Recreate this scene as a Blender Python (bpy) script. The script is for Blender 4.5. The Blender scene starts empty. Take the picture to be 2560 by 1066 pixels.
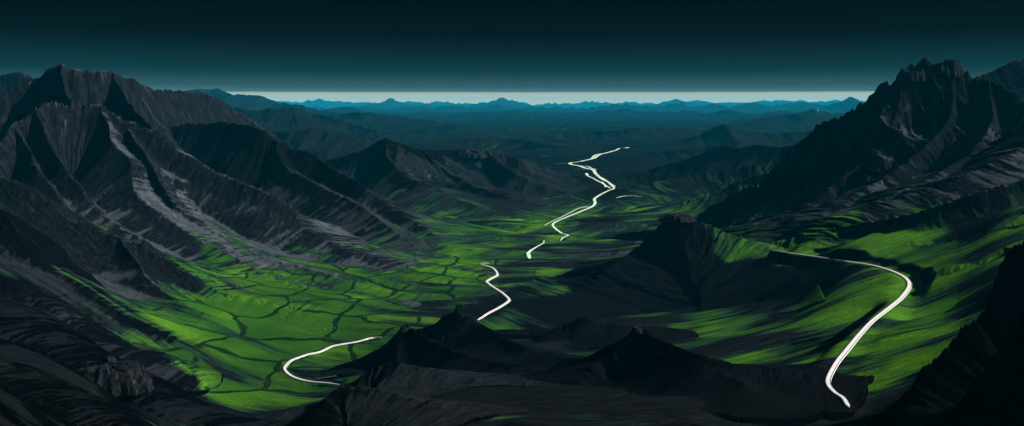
import bpy, bmesh, math, random
import numpy as np
from mathutils import Vector

rng = np.random.default_rng(7)
random.seed(7)
SC = bpy.context.scene
COL = SC.collection

# ------------------------------------------------------------------ camera
CAM_Z = 500.0          # metres above the valley floor
F, CX, VH = 1900.0, 1280.0, 250.0   # focal length / centre column / horizon row used to survey the place
cam = bpy.data.cameras.new('camera')
cam.sensor_width = 36.0
cam.lens = 36.0 * F / 2560.0
cam.shift_y = -(533.0 - VH) / 2560.0
cam.clip_start, cam.clip_end = 1.0, 300000.0
camo = bpy.data.objects.new('camera', cam)
camo.location = (0, 0, CAM_Z)
camo.rotation_euler = (math.radians(90), 0, 0)
COL.objects.link(camo)
SC.camera = camo


def P(u, v, Y):
    return ((u - CX) / F * Y, Y, CAM_Z - (v - VH) / F * Y)


def on_level(u, v, z):
    Y = (CAM_Z - z) * F / (v - VH)
    return ((u - CX) / F * Y, Y, z)


# ------------------------------------------------------------------ noise
_perm = rng.permutation(512).astype(np.int32)
_perm = np.concatenate([_perm, _perm])
_ga = rng.random(512).astype(np.float32) * 2 * np.pi
_gx, _gy = np.cos(_ga), np.sin(_ga)


def perlin(x, y, seed=0):
    x = np.asarray(x, np.float32) + np.float32(seed * 17.31)
    y = np.asarray(y, np.float32) + np.float32(seed * 5.77)
    xi, yi = np.floor(x), np.floor(y)
    xf, yf = x - xi, y - yi
    xi = xi.astype(np.int32) & 511
    yi = yi.astype(np.int32) & 511
    x1, y1 = (xi + 1) & 511, (yi + 1) & 511
    u = xf * xf * xf * (xf * (xf * 6 - 15) + 10)
    v = yf * yf * yf * (yf * (yf * 6 - 15) + 10)

    def g(ix, iy, fx, fy):
        h = _perm[_perm[ix] + iy]
        return _gx[h] * fx + _gy[h] * fy
    a = g(xi, yi, xf, yf)
    b = g(x1, yi, xf - 1, yf)
    c = g(xi, y1, xf, yf - 1)
    d = g(x1, y1, xf - 1, yf - 1)
    ab = a + u * (b - a)
    cd = c + u * (d - c)
    return (ab + v * (cd - ab)) * 1.4


def ridged(x, y, seed=0):
    return 1.0 - np.minimum(np.abs(perlin(x, y, seed)) * 1.6, 1.0)


def sstep(a, b, x):
    t = np.clip((x - a) / (b - a), 0, 1)
    return t * t * (3 - 2 * t)


# ------------------------------------------------------------------ ground grid: finer near the viewer, coarse far off
NA = 1560
A = np.linspace(-0.92, 0.92, NA).astype(np.float64)
ys = [330.0]
while ys[-1] < 100000:
    y = ys[-1]
    ys.append(y * (1 + (0.0026 if y < 4800 else 0.0065)))
YR = np.array(ys)
NR = len(YR)
LY = np.log(YR)
GX = (A[None, :] * YR[:, None]).astype(np.float32)
GY = np.broadcast_to(YR[:, None].astype(np.float32), GX.shape)

# ------------------------------------------------------------------ the lie of the land: surveyed heights (u, v, z)
BASE = [
    (1250, 700, 0), (1240, 760, 0), (1100, 700, 4), (1400, 600, 0), (1500, 450, 0), (1450, 520, 0), (1000, 780, 4),
    (900, 800, 4), (750, 830, 8), (600, 780, 18), (700, 900, 16), (800, 960, 25), (600, 960, 35), (640, 1060, 55),
    (450, 900, 45), (400, 775, 45), (480, 762, 32), (300, 740, 70), (350, 800, 55), (300, 900, 80), (1300, 800, 8), (1500, 780, 15), (1400, 840, 25),
    (1250, 880, 50), (1700, 850, 60), (1900, 860, 105), (2000, 760, 90), (1850, 780, 50), (2000, 635, 132), (2100, 652, 150),
    (2190, 668, 155), (2275, 705, 160), (2230, 770, 160), (2150, 840, 165), (2090, 930, 174), (2070, 970, 180),
    (2120, 1020, 188), (2300, 640, 178), (2400, 600, 205), (2500, 560, 240), (2400, 750, 188), (2500, 700, 222), (2330, 820, 185),
    (1800, 960, 160), (1500, 1000, 180), (1200, 1000, 172), (1000, 1000, 150), (900, 1040, 160), (1300, 1066, 215),
    (1700, 1066, 215), (2000, 1066, 205), (2200, 1066, 225), (2450, 1000, 260), (200, 950, 190), (100, 1066, 245), (400, 1066, 140),
    (0, 900, 245), (0, 750, 200), (150, 800, 175), (1880, 598, 95), (2080, 555, 160), (2300, 490, 245), (2560, 400, 330),
    (450, 580, 60), (600, 660, 30), (50, 560, 200), (800, 660, 10), (900, 700, 6), (1700, 600, 10), (1600, 680, 10),
    (1750, 700, 20), (1600, 560, 0), (1150, 900, 90), (1350, 950, 130), (1600, 900, 110), (1800, 900, 120), (1050, 850, 35), (1950, 930, 150),
    (720, 700, 12), (1300, 480, 0), (1150, 560, 2), (2750, 700, 290), (2750, 1000, 320), (-200, 800, 260), (-200, 1050, 300),
]
bp = [on_level(*q) for q in BASE]
for Yf in (3600, 4600, 6500, 10000, 16000, 26000, 42000, 72000, 100000):
    for af in (-0.9, -0.6, -0.35, -0.12, 0.12, 0.35, 0.6, 0.9):
        if Yf < 4000 and abs(af) > 0.3:
            bp.append((af * Yf, Yf, 60.0))
        else:
            bp.append((af * Yf, Yf, 0.0))
for af in (-0.8, -0.4, 0, 0.4, 0.8):
    bp.append((af * 330, 330, 235.0 + 60 * abs(af)))
bp = np.array(bp)


def warp_coords(x, y):
    return np.stack([x / y * 2.2, np.log(y)], -1)


Q = warp_coords(bp[:, 0], bp[:, 1])
D = np.linalg.norm(Q[:, None] - Q[None], axis=-1)
n = len(Q)
M = np.zeros((n + 3, n + 3))
M[:n, :n] = D - np.eye(n) * 0.01
M[:n, n] = 1
M[:n, n + 1:] = Q
M[n:, :n] = M[:n, n:].T
sol = np.linalg.solve(M, np.concatenate([bp[:, 2], [0, 0, 0]]))
# evaluate on a coarse grid and interpolate
ca = np.linspace(A[0], A[-1], 150)
cl = np.linspace(LY[0], LY[-1], 190)
CA, CL = np.meshgrid(ca * 2.2, cl)
pts = np.stack([CA.ravel(), CL.ravel()], -1)
dd = np.linalg.norm(pts[:, None] - Q[None], axis=-1)
cz = (dd @ sol[:n] + sol[n] + pts @ sol[n + 1:]).reshape(CA.shape)


def coarse_to_grid(cz):
    fa = (A - ca[0]) / (ca[1] - ca[0])
    fl = (LY - cl[0]) / (cl[1] - cl[0])
    ia = np.clip(fa.astype(int), 0, len(ca) - 2)
    il = np.clip(fl.astype(int), 0, len(cl) - 2)
    ta, tl = (fa - ia)[None, :], (fl - il)[:, None]
    g = lambda i, j: cz[np.ix_(i, j)]
    return ((g(il, ia) * (1 - ta) + g(il, ia + 1) * ta) * (1 - tl) + (g(il + 1, ia) * (1 - ta) + g(il + 1, ia + 1) * ta) * tl).astype(np.float32)


ZB = coarse_to_grid(cz)
ZB -= ((GX.astype(np.float64) ** 2 + GY.astype(np.float64) ** 2) / (2 * 6.371e6)).astype(np.float32)   # the earth curves away

# where grass grows (u, v, z of the place, amount)
GRASS = [
    (560, 800, 20, 1), (700, 790, 10, 1), (850, 800, 5, 1), (950, 765, 5, .9), (700, 850, 10, .9), (600, 705, 45, .8), (480, 680, 90, .9), (420, 632, 140, .85),
    (640, 735, 20, .8), (300, 740, 110, .75), (400, 790, 75, .9), (500, 850, 45, .85), (700, 960, 28, .9), (600, 985, 40, .85), (640, 1040, 55, .6), (530, 940, 50, .8),
    (900, 870, 10, .75), (850, 912, 15, .6), (800, 880, 15, .9), (1000, 720, 5, .8), (1100, 690, 5, .9), (1160, 650, 5, .9), (1200, 700, 0, .65), (1150, 740, 0, .6), (720, 700, 20, .75), (800, 710, 10, .6),
    (900, 740, 5, .9), (1050, 620, 15, .3), (1150, 605, 5, .4), (1250, 640, 0, .45), (1400, 592, 0, .8), (1350, 590, 0, .4), (1400, 675, 0, .75), (1460, 670, 0, .25), (1300, 745, 0, .4),
    (1390, 738, 0, .6), (1250, 828, 12, .75), (1340, 820, 15, .45), (1550, 790, 20, .3), (1700, 800, 40, .45), (1620, 825, 40, .3), (1900, 855, 105, .8), (1800, 845, 80, .6), (2050, 820, 135, .8),
    (1980, 790, 110, .6), (2150, 780, 150, .9), (2100, 740, 130, .65), (2260, 700, 160, 1), (2200, 635, 162, 1), (2000, 612, 145, 1), (2100, 585, 155, 1), (1850, 592, 148, .8), (1780, 572, 150, .5),
    (2300, 555, 220, .75), (2500, 535, 280, .95), (2400, 640, 220, .75), (2420, 700, 240, .55), (2330, 800, 190, .75), (2200, 880, 180, .7), (2150, 960, 190, .55), (2150, 1040, 200, .35), (2450, 590, 245, .8),
    (2350, 690, 190, .9), (2180, 700, 150, .6), (1430, 540, 0, .6), (1360, 565, 0, .6), (1480, 505, 0, .4), (1440, 600, 0, .65), (1650, 533, 0, .7), (1700, 525, 0, .5),
    (400, 450, 250, .0), (300, 400, 300, 0), (150, 400, 300, 0), (560, 520, 130, .1), (650, 570, 80, .35), (750, 610, 40, .3), (800, 500, 150, 0), (900, 570, 40, .05), (700, 640, 40, .3), (1000, 600, 20, .3), (950, 650, 10, .2),
    (1700, 650, 80, .05), (1600, 700, 40, .05), (1850, 700, 70, .0), (1960, 715, 90, .1), (2000, 680, 120, .25), (1750, 750, 20, .05), (1500, 720, 5, .1),
    (1000, 900, 110, 0), (1200, 900, 90, .05), (1200, 1000, 165, 0), (1500, 950, 140, 0), (1700, 950, 145, .0), (1900, 950, 155, .0), (1700, 1050, 200, 0), (2000, 1000, 180, 0.05), (1400, 870, 50, .1), (1500, 840, 30, .2), (1750, 890, 100, .15),
    (100, 800, 200, 0), (200, 900, 180, 0), (100, 1000, 240, 0), (330, 1000, 130, .05), (420, 960, 80, .1), (250, 820, 140, .25), (100, 600, 250, 0), (250, 640, 150, .1), (330, 690, 100, .4),
    (2450, 900, 260, .15), (2500, 1000, 310, 0), (2540, 800, 310, .05), (2350, 960, 240, .15), (2200, 400, 350, 0), (2000, 520, 180, 0), (2450, 350, 400, 0), (2350, 480, 260, 0.1), (2100, 500, 230, 0), (2450, 460, 320, .3), (2250, 520, 210, .35),
    (1500, 560, 0, .12), (1600, 600, 0, .1), (1500, 640, 0, .08), (1450, 710, 0, .1), (1560, 750, 10, .05), (1400, 780, 5, .1), (1400, 450, 0, 0), (1280, 520, 0, .05), (1700, 450, 0, .15), (1600, 400, 0, 0), (1200, 350, 0, 0), (1750, 480, 0, .3),
    (1050, 930, 110, 0), (1300, 930, 110, 0), (1150, 850, 60, 0), (1350, 1010, 180, 0), (850, 1030, 120, 0), (930, 1010, 120, 0), (985, 870, 60, 0), (1420, 1000, 170, 0), (1600, 1000, 170, 0), (1100, 1040, 180, 0), (0, 860, 230, 0), (60, 890, 200, 0), (130, 930, 190, 0), (250, 990, 150, 0), (290, 1030, 140, 0), (-100, 900, 250, 0), (0, 1030, 250, 0), (1500, 1050, 200, 0), (1300, 1045, 190, 0), (1250, 960, 130, 0), (1420, 905, 80, 0), (1600, 880, 100, 0), (1900, 1030, 190, 0), (1350, 905, 80, 0), (1550, 915, 130, 0), (1700, 1000, 170, 0), (1100, 780, 5, .3), (1180, 770, 0, .2), (1080, 740, 3, .5), (880, 930, 20, .1), (760, 925, 20, .5),
]
gp = np.array([on_level(*q[:3]) for q in GRASS])
gq = np.stack([gp[:, 0] / gp[:, 1] / 0.03, np.log(gp[:, 1]) / 0.055], -1)
gv = np.array([q[3] for q in GRASS])
p2 = np.stack([CA.ravel() / 2.2 / 0.03, CL.ravel() / 0.055], -1)
dg = ((p2[:, None] - gq[None]) ** 2).sum(-1)
w_ = 1.0 / (dg + 0.15) ** 1.6
cg = ((w_ * gv).sum(1) / w_.sum(1)).reshape(CA.shape)
cg[:, :] *= np.clip((np.log(5200) - CL) / 0.5, 0, 1)
GR = coarse_to_grid(cg)

# ------------------------------------------------------------------ relief of the open ground
X, Y = GX, GY
wx = perlin(X / 420, Y / 420, 3) * 60
KX = -np.where(X < 0, .46, .30) * (np.sqrt(X * X + 350.0 ** 2) - 350)
WL_ = Y + KX + wx                      # runs along the valley sides, down towards the river on both
und = np.zeros_like(X)
und += (1.2 + 2.4 * sstep(-350, 250, X)) * (ridged((X + Y * 0.2) / 420, WL_ / 66, 11) - .5)
und += (.6 + .8 * sstep(-350, 250, X)) * (ridged((X + Y * 0.2) / 190, WL_ / 27, 12) - .5)
und += 15.0 * perlin((X + Y * .2) / 640, WL_ / 200, 13) + 12.0 * perlin((X + Y * .2) / 260, WL_ / 95, 17)
und += 42 * (ridged((X + 0.4 * Y) / 3400, Y / 900, 14) - .4) * sstep(4200, 8000, Y)
und += 85 * (ridged((X + 0.2 * Y) / 9000, Y / 3300, 15) - .4) * sstep(12000, 24000, Y) * (1 - .6 * sstep(40000, 60000, Y))
rough = sstep(60, 170, ZB) * (1 - sstep(4000, 6000, Y))
und += rough * 3 * sstep(-50, 350, X) * (ridged((X + Y * 0.2) / 330, WL_ / 60, 16) - .5)
calm = sstep(.45, .8, GR) * sstep(200, -200, X) * sstep(3000, 2200, Y)
ZB0 = ZB.copy()
Z = ZB + und * (1 - .2 * calm)
FLOWX = (2000 * np.log(Y) + (KX + wx) * (2000 / Y)).astype(np.float32)
FLOWY = X * (2000 / Y)
OWN = np.zeros(X.shape, np.int16)
SB = np.zeros_like(X)     # rock tone bias from ridge to ridge, painting lit spur flanks paler
RH = np.zeros_like(X)      # height above the open ground, 0..1 on ridges

# ------------------------------------------------------------------ mountains: crest lines (u, v, distance) with the reach of each flank
GROUPS = [('valley_floor', 'structure', 'dark valley floor with green fields and rolling ground under all the mountains', 'valley')]
RIDGES = []
PALE = {}


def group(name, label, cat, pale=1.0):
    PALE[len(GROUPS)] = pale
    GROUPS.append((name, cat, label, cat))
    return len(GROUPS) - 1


def ridge(g, pts, wl, wr, p=1.4, pr=None, gul=.22, jag=6., grass=0.0, lam=1.0, edge=1.0, keep=False, sc=0.0, along=False):
    RIDGES.append(dict(g=g, pts=pts, wl=wl, wr=wr, pl=p, pr=pr or p, gul=gul, jag=jag, lam=lam, edge=edge, keep=keep, sc=sc, along=along))


gA = group('mountain', 'near grey left-hand mountain with long pale scree ribs running down to the green fields', 'mountain', 1.5)
ridge(gA, [(-300, 300, 2700), (-120, 260, 2800), (0, 228, 2850), (80, 190, 2900), (130, 154, 2900), (155, 148, 2900), (210, 173, 2920), (285, 172, 3000), (340, 195, 3150), (400, 222, 3400), (480, 223, 3700), (520, 231, 3800), (570, 256, 3900), (612, 289, 4000), (680, 330, 4100)], 900, 430, 1.15, gul=.32, jag=9)
ridge(gA, [(155, 148, 2900), (163, 215, 2760), (178, 252, 2640)], 350, 260, 1.2)
ridge(gA, [(285, 172, 3000), (305, 225, 2900), (350, 290, 2750), (385, 325, 2620)], 330, 170, 1.2)
ridge(gA, [(-160, 460, 2200), (0, 353, 2350), (35, 306, 2450), (80, 275, 2500), (110, 250, 2550), (180, 256, 2600), (244, 262, 2620), (300, 288, 2600), (390, 330, 2580), (450, 377, 2560), (506, 410, 2540), (558, 435, 2520), (624, 466, 2480), (675, 485, 2450), (731, 517, 2430), (765, 560, 2400), (830, 612, 2330), (960, 655, 2230)], 330, 210, 1.0, gul=.15, jag=7)
ridge(gA, [(35, 306, 2450), (75, 381, 2330), (117, 452, 2220), (160, 510, 2130), (211, 562, 2050), (290, 640, 1960)], 130, 150, 1.1, gul=.12, sc=.6, along=True)
ridge(gA, [(90, 268, 2500), (110, 330, 2420), (150, 390, 2330), (190, 450, 2250), (230, 510, 2180), (300, 572, 2100), (361, 600, 2050), (470, 690, 1960)], 140, 170, 1.1, gul=.12, sc=.6, along=True)
ridge(gA, [(250, 264, 2620), (270, 310, 2560), (275, 350, 2500), (318, 392, 2440), (326, 437, 2380), (352, 499, 2300), (450, 570, 2200), (540, 625, 2130), (640, 680, 2060), (780, 728, 1970)], 800, 230, 1.1, gul=.12, sc=.7, along=True)
ridge(gA, [(300, 288, 2600), (370, 400, 2450), (430, 500, 2340), (540, 590, 2250), (680, 655, 2150), (860, 700, 2040)], 420, 90, 1.3, gul=.12, sc=.5, along=True)
gA2 = group('mountain_spur', 'low spur at left whose lit back turns from grey scree to bright grass', 'mountain spur', 1.2)
ridge(gA2, [(-120, 380, 1900), (0, 437, 1880), (94, 477, 1850), (155, 537, 1820), (211, 562, 1810), (300, 592, 1800), (360, 603, 1800), (400, 637, 1790), (460, 672, 1780), (513, 703, 1765), (575, 740, 1750), (740, 768, 1730)], 260, 105, 1.0, gul=.07, keep=True)
ridge(gA2, [(300, 592, 1800), (340, 660, 1700), (400, 730, 1640), (520, 780, 1600)], 150, 90, 1.3, gul=.02, jag=.8, keep=True)
gA3 = group('hillside', 'dark craggy hillside at the left edge below the grassy spur', 'hillside', 0.4)
ridge(gA3, [(-200, 470, 1500), (0, 520, 1480), (60, 600, 1450), (100, 660, 1430), (200, 715, 1420), (300, 775, 1400), (450, 855, 1380)], 200, 90, 1.2, gul=.02, jag=.8, keep=True)
ridge(gA3, [(-200, 600, 1150), (0, 690, 1150), (60, 735, 1150), (110, 762, 1150), (200, 815, 1150), (240, 865, 1150)], 200, 60, 1.1, gul=.4)
gA4 = group('hillside', 'black streaked slope filling the lower left corner', 'hillside', 0.15)
ridge(gA4, [(-300, 720, 900), (-100, 790, 890), (0, 830, 880), (63, 869, 880), (150, 922, 870), (194, 970, 860), (280, 1040, 850), (400, 1110, 840)], 260, 130, 1.3)
ridge(gA4, [(-200, 900, 640), (0, 980, 640), (120, 1040, 640), (260, 1120, 640)], 160, 120, 1.3)
gA5 = group('mountain', 'jagged dark peak behind the left-hand mountain at the picture edge', 'mountain')
ridge(gA5, [(-160, 215, 4200), (-60, 195, 4200), (0, 184, 4200), (30, 168, 4200), (45, 166, 4200), (60, 178, 4200), (82, 188, 4200), (140, 240, 4200)], 700, 600, 1.1, gul=.4, jag=14)
gB = group('mountain', 'dark cliff-faced mountain with a grey scree tongue, next behind the near left-hand mountain', 'mountain', .6)
ridge(gB, [(330, 360, 3300), (430, 312, 3300), (500, 305, 3250), (560, 303, 3200), (600, 307, 3150), (650, 315, 3100), (690, 347, 3080), (735, 372, 3050), (765, 377, 3030), (800, 400, 3000), (850, 428, 2900), (890, 450, 2820), (930, 482, 2750), (990, 522, 2700), (1060, 568, 2620), (1110, 605, 2550), (1200, 640, 2420)], 420, 260, 1.2, pr=1.0)
ridge(gB, [(690, 347, 3080), (700, 390, 3000), (717, 423, 2930), (800, 466, 2820), (870, 493, 2740), (930, 538, 2640), (1000, 592, 2540), (1060, 635, 2420), (1130, 662, 2310)], 520, 240, 1.0, gul=.14, sc=.4, along=True)
gC = group('hill', 'ribbed teal hill with a small peak standing left of the bright river', 'hill', .24)
ridge(gC, [(690, 450, 3750), (760, 420, 3850), (800, 402, 3900), (850, 390, 3900), (900, 371, 3900), (940, 350, 3900), (962, 341, 3900), (1000, 357, 4000), (1060, 373, 4150), (1130, 373, 4350), (1210, 371, 4500), (1260, 386, 4500), (1330, 406, 4500), (1390, 432, 4600), (1450, 462, 4600)], 800, 420, 1.2)
ridge(gC, [(962, 341, 3900), (975, 390, 3700), (1010, 430, 3550), (1080, 470, 3450), (1170, 505, 3350), (1260, 538, 3200), (1340, 556, 3100)], 600, 280, 1.1, gul=.14, sc=.3, along=True)
ridge(gC, [(1060, 373, 4150), (1090, 408, 4000), (1130, 438, 3850), (1200, 472, 3700), (1290, 498, 3600), (1390, 516, 3500)], 500, 170, 1.3)
ridge(gC, [(1210, 371, 4500), (1230, 398, 4300), (1280, 428, 4150), (1340, 456, 4050), (1420, 486, 3900)], 450, 170, 1.3)
gD4 = group('hill', 'hazy teal hill with fan-shaped gullies behind the cliff-faced mountain', 'hill', .12)
ridge(gD4, [(600, 345, 6200), (660, 330, 6200), (720, 324, 6200), (800, 319, 6200), (850, 327, 6200), (900, 344, 6200), (945, 357, 6200), (1010, 390, 6100)], 1150, 1000, 1.3, gul=.28)
gD3 = group('mountain', 'hazy dark teal ridge with a pointed summit at mid-distance left', 'mountain', .12)
ridge(gD3, [(480, 275, 9000), (560, 264, 9000), (600, 265, 9000), (640, 274, 9000), (700, 266, 9000), (742, 261, 9000), (770, 280, 9200), (830, 294, 9400), (900, 318, 9500), (980, 335, 9600)], 2500, 1900, 1.25, gul=.28, jag=18)
gD5 = group('hill', 'long rounded hazy ridge sloping down right to the far plain', 'hill', .12)
ridge(gD5, [(700, 300, 13000), (780, 294, 13000), (850, 285, 13000), (920, 280, 13000), (980, 289, 13000), (1060, 301, 12600), (1110, 311, 12000), (1150, 332, 17500), (1200, 350, 9700)], 3000, 2500, 1.25, gul=.2, jag=14)
gD2 = group('mountain', 'tall blue-green far mountain above the left-hand skyline, under the pale band of sky', 'mountain', .12)
ridge(gD2, [(330, 240, 17500), (420, 230, 17500), (490, 222, 17500), (545, 222, 17500), (575, 234, 17500), (640, 236, 17500), (680, 250, 17500), (740, 262, 17500), (800, 276, 17500), (870, 290, 17500)], 4300, 3600, 1.2, jag=24)
gD6 = group('hill', 'low rounded hazy knolls before the far blue range at left', 'hill', .12)
ridge(gD6, [(960, 290, 28000), (1000, 284, 28000), (1045, 292, 28000), (1070, 291, 28000), (1110, 302, 28000)], 5000, 4300, 1.2, jag=20)
ridge(gD6, [(790, 278, 26000), (830, 269, 26000), (870, 268, 26000), (900, 278, 26000), (960, 284, 26000)], 5000, 4300, 1.2, jag=20)
gF = group('mountain_range', 'far blue jagged mountain range along the horizon under the pale band', 'mountain range', .08)
ridge(gF, [(420, 255, 78000), (700, 252, 78000), (760, 255, 78000), (800, 249, 78000), (830, 251, 78000), (880, 256, 78000), (930, 257, 78000), (1000, 254, 78000), (1040, 257, 78000), (1100, 254, 78000), (1130, 260, 78000), (1190, 258, 78000), (1250, 257, 78000), (1300, 257, 78000), (1350, 262, 78000), (1420, 257, 78000), (1480, 254, 78000), (1530, 259, 78000), (1600, 256, 78000), (1650, 258, 78000), (1720, 259, 78000), (1760, 252, 74000), (1800, 259, 74000), (1830, 252, 74000), (1860, 257, 74000), (1900, 255, 74000), (1945, 252, 74000), (1975, 259, 70000), (2005, 251, 70000), (2030, 257, 70000), (2055, 254, 70000), (2095, 251, 70000), (2105, 257, 70000), (2150, 254, 70000), (2250, 252, 70000), (2500, 256, 70000)], 15000, 13000, 1.1, gul=.2, jag=170)
ridge(gF, [(1600, 270, 64000), (1650, 256, 64000), (1670, 250, 64000), (1685, 245, 64000), (1705, 252, 64000), (1730, 259, 64000), (1790, 270, 64000)], 8000, 8000, 1.1, gul=.2, jag=90)
ridge(gF, [(2050, 270, 34000), (2085, 257, 34000), (2105, 250, 34000), (2123, 239, 34000), (2140, 247, 34000), (2165, 258, 34000), (2230, 270, 34000)], 3600, 3600, 1.1, gul=.2, jag=30)
gF2 = group('mountain_range', 'nearer line of dark blue far peaks with a broad central summit', 'mountain range', .08)
ridge(gF2, [(840, 274, 55000), (900, 264, 55000), (940, 257, 55000), (972, 245, 55000), (1005, 258, 55000), (1060, 266, 55000), (1090, 260, 55000), (1130, 263, 55000), (1170, 266, 55000), (1215, 256, 55000), (1248, 247, 55000), (1290, 256, 55000), (1330, 270, 55000), (1370, 281, 55000)], 10000, 9000, 1.15, gul=.22, jag=120)
gF4 = group('mountain_range', 'hazy blue middle range of small peaks between the far range and the plain', 'mountain range', .08)
ridge(gF4, [(700, 276, 40000), (760, 270, 40000), (820, 274, 40000), (900, 268, 40000), (960, 272, 40000), (1050, 266, 40000), (1080, 270, 40000), (1110, 262, 40000), (1160, 270, 40000), (1230, 263, 40000), (1280, 268, 40000), (1330, 272, 40000), (1400, 265, 40000), (1440, 271, 40000), (1500, 266, 40000), (1570, 262, 40000), (1640, 267, 40000), (1690, 259, 40000), (1740, 267, 40000), (1790, 262, 40000), (1830, 268, 40000), (1870, 261, 40000), (1950, 266, 40000), (2010, 258, 40000), (2060, 264, 40000), (2120, 260, 40000), (2200, 266, 40000)], 6500, 5500, 1.15, gul=.2, jag=120)
gF3 = group('mountain_range', 'low misty blue foothills in front of the far range', 'mountain range', .08)
ridge(gF3, [(1000, 288, 25000), (1060, 282, 25000), (1120, 287, 25000), (1200, 281, 25000), (1290, 276, 25000), (1360, 283, 25000), (1430, 285, 25000), (1500, 279, 25000), (1560, 276, 25000), (1650, 283, 25000), (1740, 279, 25000), (1820, 284, 25000)], 4000, 3500, 1.2, jag=40)
ridge(gF3, [(1700, 292, 22000), (1780, 286, 22000), (1806, 276, 22000), (1822, 273, 22000), (1840, 279, 22000), (1862, 287, 22000), (1900, 284, 22000), (1940, 277, 22000), (1990, 282, 22000)], 3600, 3200, 1.2, jag=26)
gP = group('hill', 'low dark ridge crossing the far plain above the top of the river', 'hill', .12)
ridge(gP, [(900, 335, 12000), (1020, 326, 12000), (1120, 316, 12000), (1250, 320, 12000), (1350, 326, 12000), (1420, 336, 12000)], 1500, 1300, 1.2, jag=9)
gP2 = group('hill', 'low teal swell left of the sharp upper river bend', 'hill', .12)
ridge(gP2, [(1050, 368, 7600), (1100, 356, 7600), (1200, 343, 7600), (1290, 348, 7600), (1380, 366, 7400), (1420, 380, 7000)], 900, 800, 1.3, jag=7)
gP3 = group('hill', 'low teal ridge beyond the top of the river at right', 'hill', .12)
ridge(gP3, [(1460, 334, 10000), (1560, 324, 10000), (1680, 319, 10000), (1800, 326, 10000), (1900, 330, 10000)], 1300, 1100, 1.2, jag=9)
gR3 = group('hill', 'hazy dark blue flat-topped hill left of the right-hand cliff, below the mast', 'hill', .12)
ridge(gR3, [(1760, 330, 13000), (1822, 314, 13000), (1894, 296, 13000), (1960, 287, 13000), (1990, 281, 13000), (2030, 285, 13000), (2050, 295, 13000), (2120, 310, 13000)], 2600, 2200, 1.2, jag=10)
ridge(gR3, [(1990, 284, 16000), (2020, 278, 16000), (2030, 270, 16000), (2045, 277, 16000), (2065, 281, 16000), (2090, 284, 16000), (2140, 282, 16000)], 2600, 2200, 1.2, jag=10)
gR4 = group('hill', 'small pointed teal hill on the right side of the far plain', 'hill', .12)
ridge(gR4, [(1640, 372, 8200), (1730, 345, 8200), (1770, 325, 8200), (1806, 308, 8200), (1830, 320, 8200), (1900, 332, 8200), (2000, 330, 8100), (2120, 320, 8000)], 1500, 1100, 1.2)
gR5 = group('hill', 'long dark teal hill at the foot of the right-hand cliff', 'hill', .12)
ridge(gR5, [(1560, 445, 4700), (1640, 420, 4700), (1730, 394, 4600), (1800, 366, 4500), (1850, 369, 4400), (1900, 362, 4300), (1960, 363, 4200), (2060, 350, 4100)], 900, 650, 1.3)
ridge(gR5, [(1600, 535, 3500), (1680, 515, 3500), (1760, 490, 3450), (1850, 450, 3400), (1950, 420, 3400)], 450, 350, 1.3)
gR6 = group('hill', 'dark hill with faint green ribs between the river and the foot of the right-hand cliff', 'hill', .1)
ridge(gR6, [(1540, 480, 3900), (1600, 462, 3950), (1690, 446, 4000), (1780, 430, 4000), (1880, 410, 3950)], 500, 420, 1.3)
gR7 = group('hill', 'low dark spur reaching towards the narrow part of the upper river from the right', 'hill', .1)
ridge(gR7, [(1490, 408, 6200), (1560, 392, 6300), (1640, 382, 6400), (1740, 368, 6400), (1840, 352, 6300)], 800, 650, 1.3)
gR = group('mountain', 'tall dark right-hand mountain with a notched cliff top and pale streaks', 'mountain', 1.15)
ridge(gR, [(2700, 270, 2350), (2560, 226, 2500), (2470, 186, 2600), (2410, 167, 2650), (2396, 146, 2650), (2380, 141, 2650), (2345, 144, 2650), (2330, 150, 2650), (2300, 147, 2650), (2260, 165, 2650), (2245, 195, 2680), (2200, 203, 2700), (2172, 235, 2730), (2130, 270, 2750), (2085, 294, 2780), (2040, 310, 2800), (2010, 342, 2830), (1960, 380, 2850), (1915, 445, 2900), (1895, 464, 2920), (1860, 466, 2950), (1830, 490, 3000), (1780, 543, 3050), (1700, 565, 3050)], 760, 520, 1.6, pr=1.2, gul=.5, jag=15, lam=.7, sc=-.12)
ridge(gR, [(2260, 165, 2650), (2235, 290, 2530), (2170, 390, 2440), (2060, 480, 2370), (1940, 560, 2300), (1860, 605, 2230)], 200, 420, 1.25, gul=.46, lam=.6, sc=-.12)
ridge(gR, [(2385, 141, 2650), (2375, 280, 2480), (2300, 375, 2350), (2200, 450, 2240), (2080, 520, 2150), (1960, 585, 2060)], 200, 420, 1.25, gul=.46, lam=.6, sc=-.12)
ridge(gR, [(2470, 186, 2600), (2480, 300, 2380), (2430, 380, 2220), (2330, 445, 2080), (2200, 505, 1990)], 220, 380, 1.25, gul=.46, lam=.6, sc=-.12)
ridge(gR, [(2640, 250, 2350), (2600, 320, 2150), (2540, 380, 2020), (2400, 440, 1960), (2250, 500, 1930)], 220, 380, 1.3, gul=.36, lam=.6, sc=-.12)
ridge(gR, [(2130, 270, 2750), (2080, 370, 2650), (1990, 450, 2580), (1900, 530, 2500), (1800, 600, 2400)], 180, 330, 1.25, gul=.46, lam=.6, sc=-.12)
ridge(gR, [(2010, 342, 2830), (1960, 430, 2740), (1890, 510, 2660), (1790, 590, 2560)], 160, 280, 1.25, gul=.46, lam=.6, sc=-.12)
gRb = group('mountain', 'smooth grey far shoulder at the right picture edge behind the right-hand mountain', 'mountain')
ridge(gRb, [(2420, 200, 3300), (2470, 181, 3300), (2510, 161, 3300), (2545, 149, 3300), (2620, 140, 3300), (2800, 150, 3300)], 900, 900, 1.3, gul=.14, jag=4)
gG = group('hillside', 'grassy ribbed hillside at right rising above the bend of the white road', 'hillside')
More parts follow.
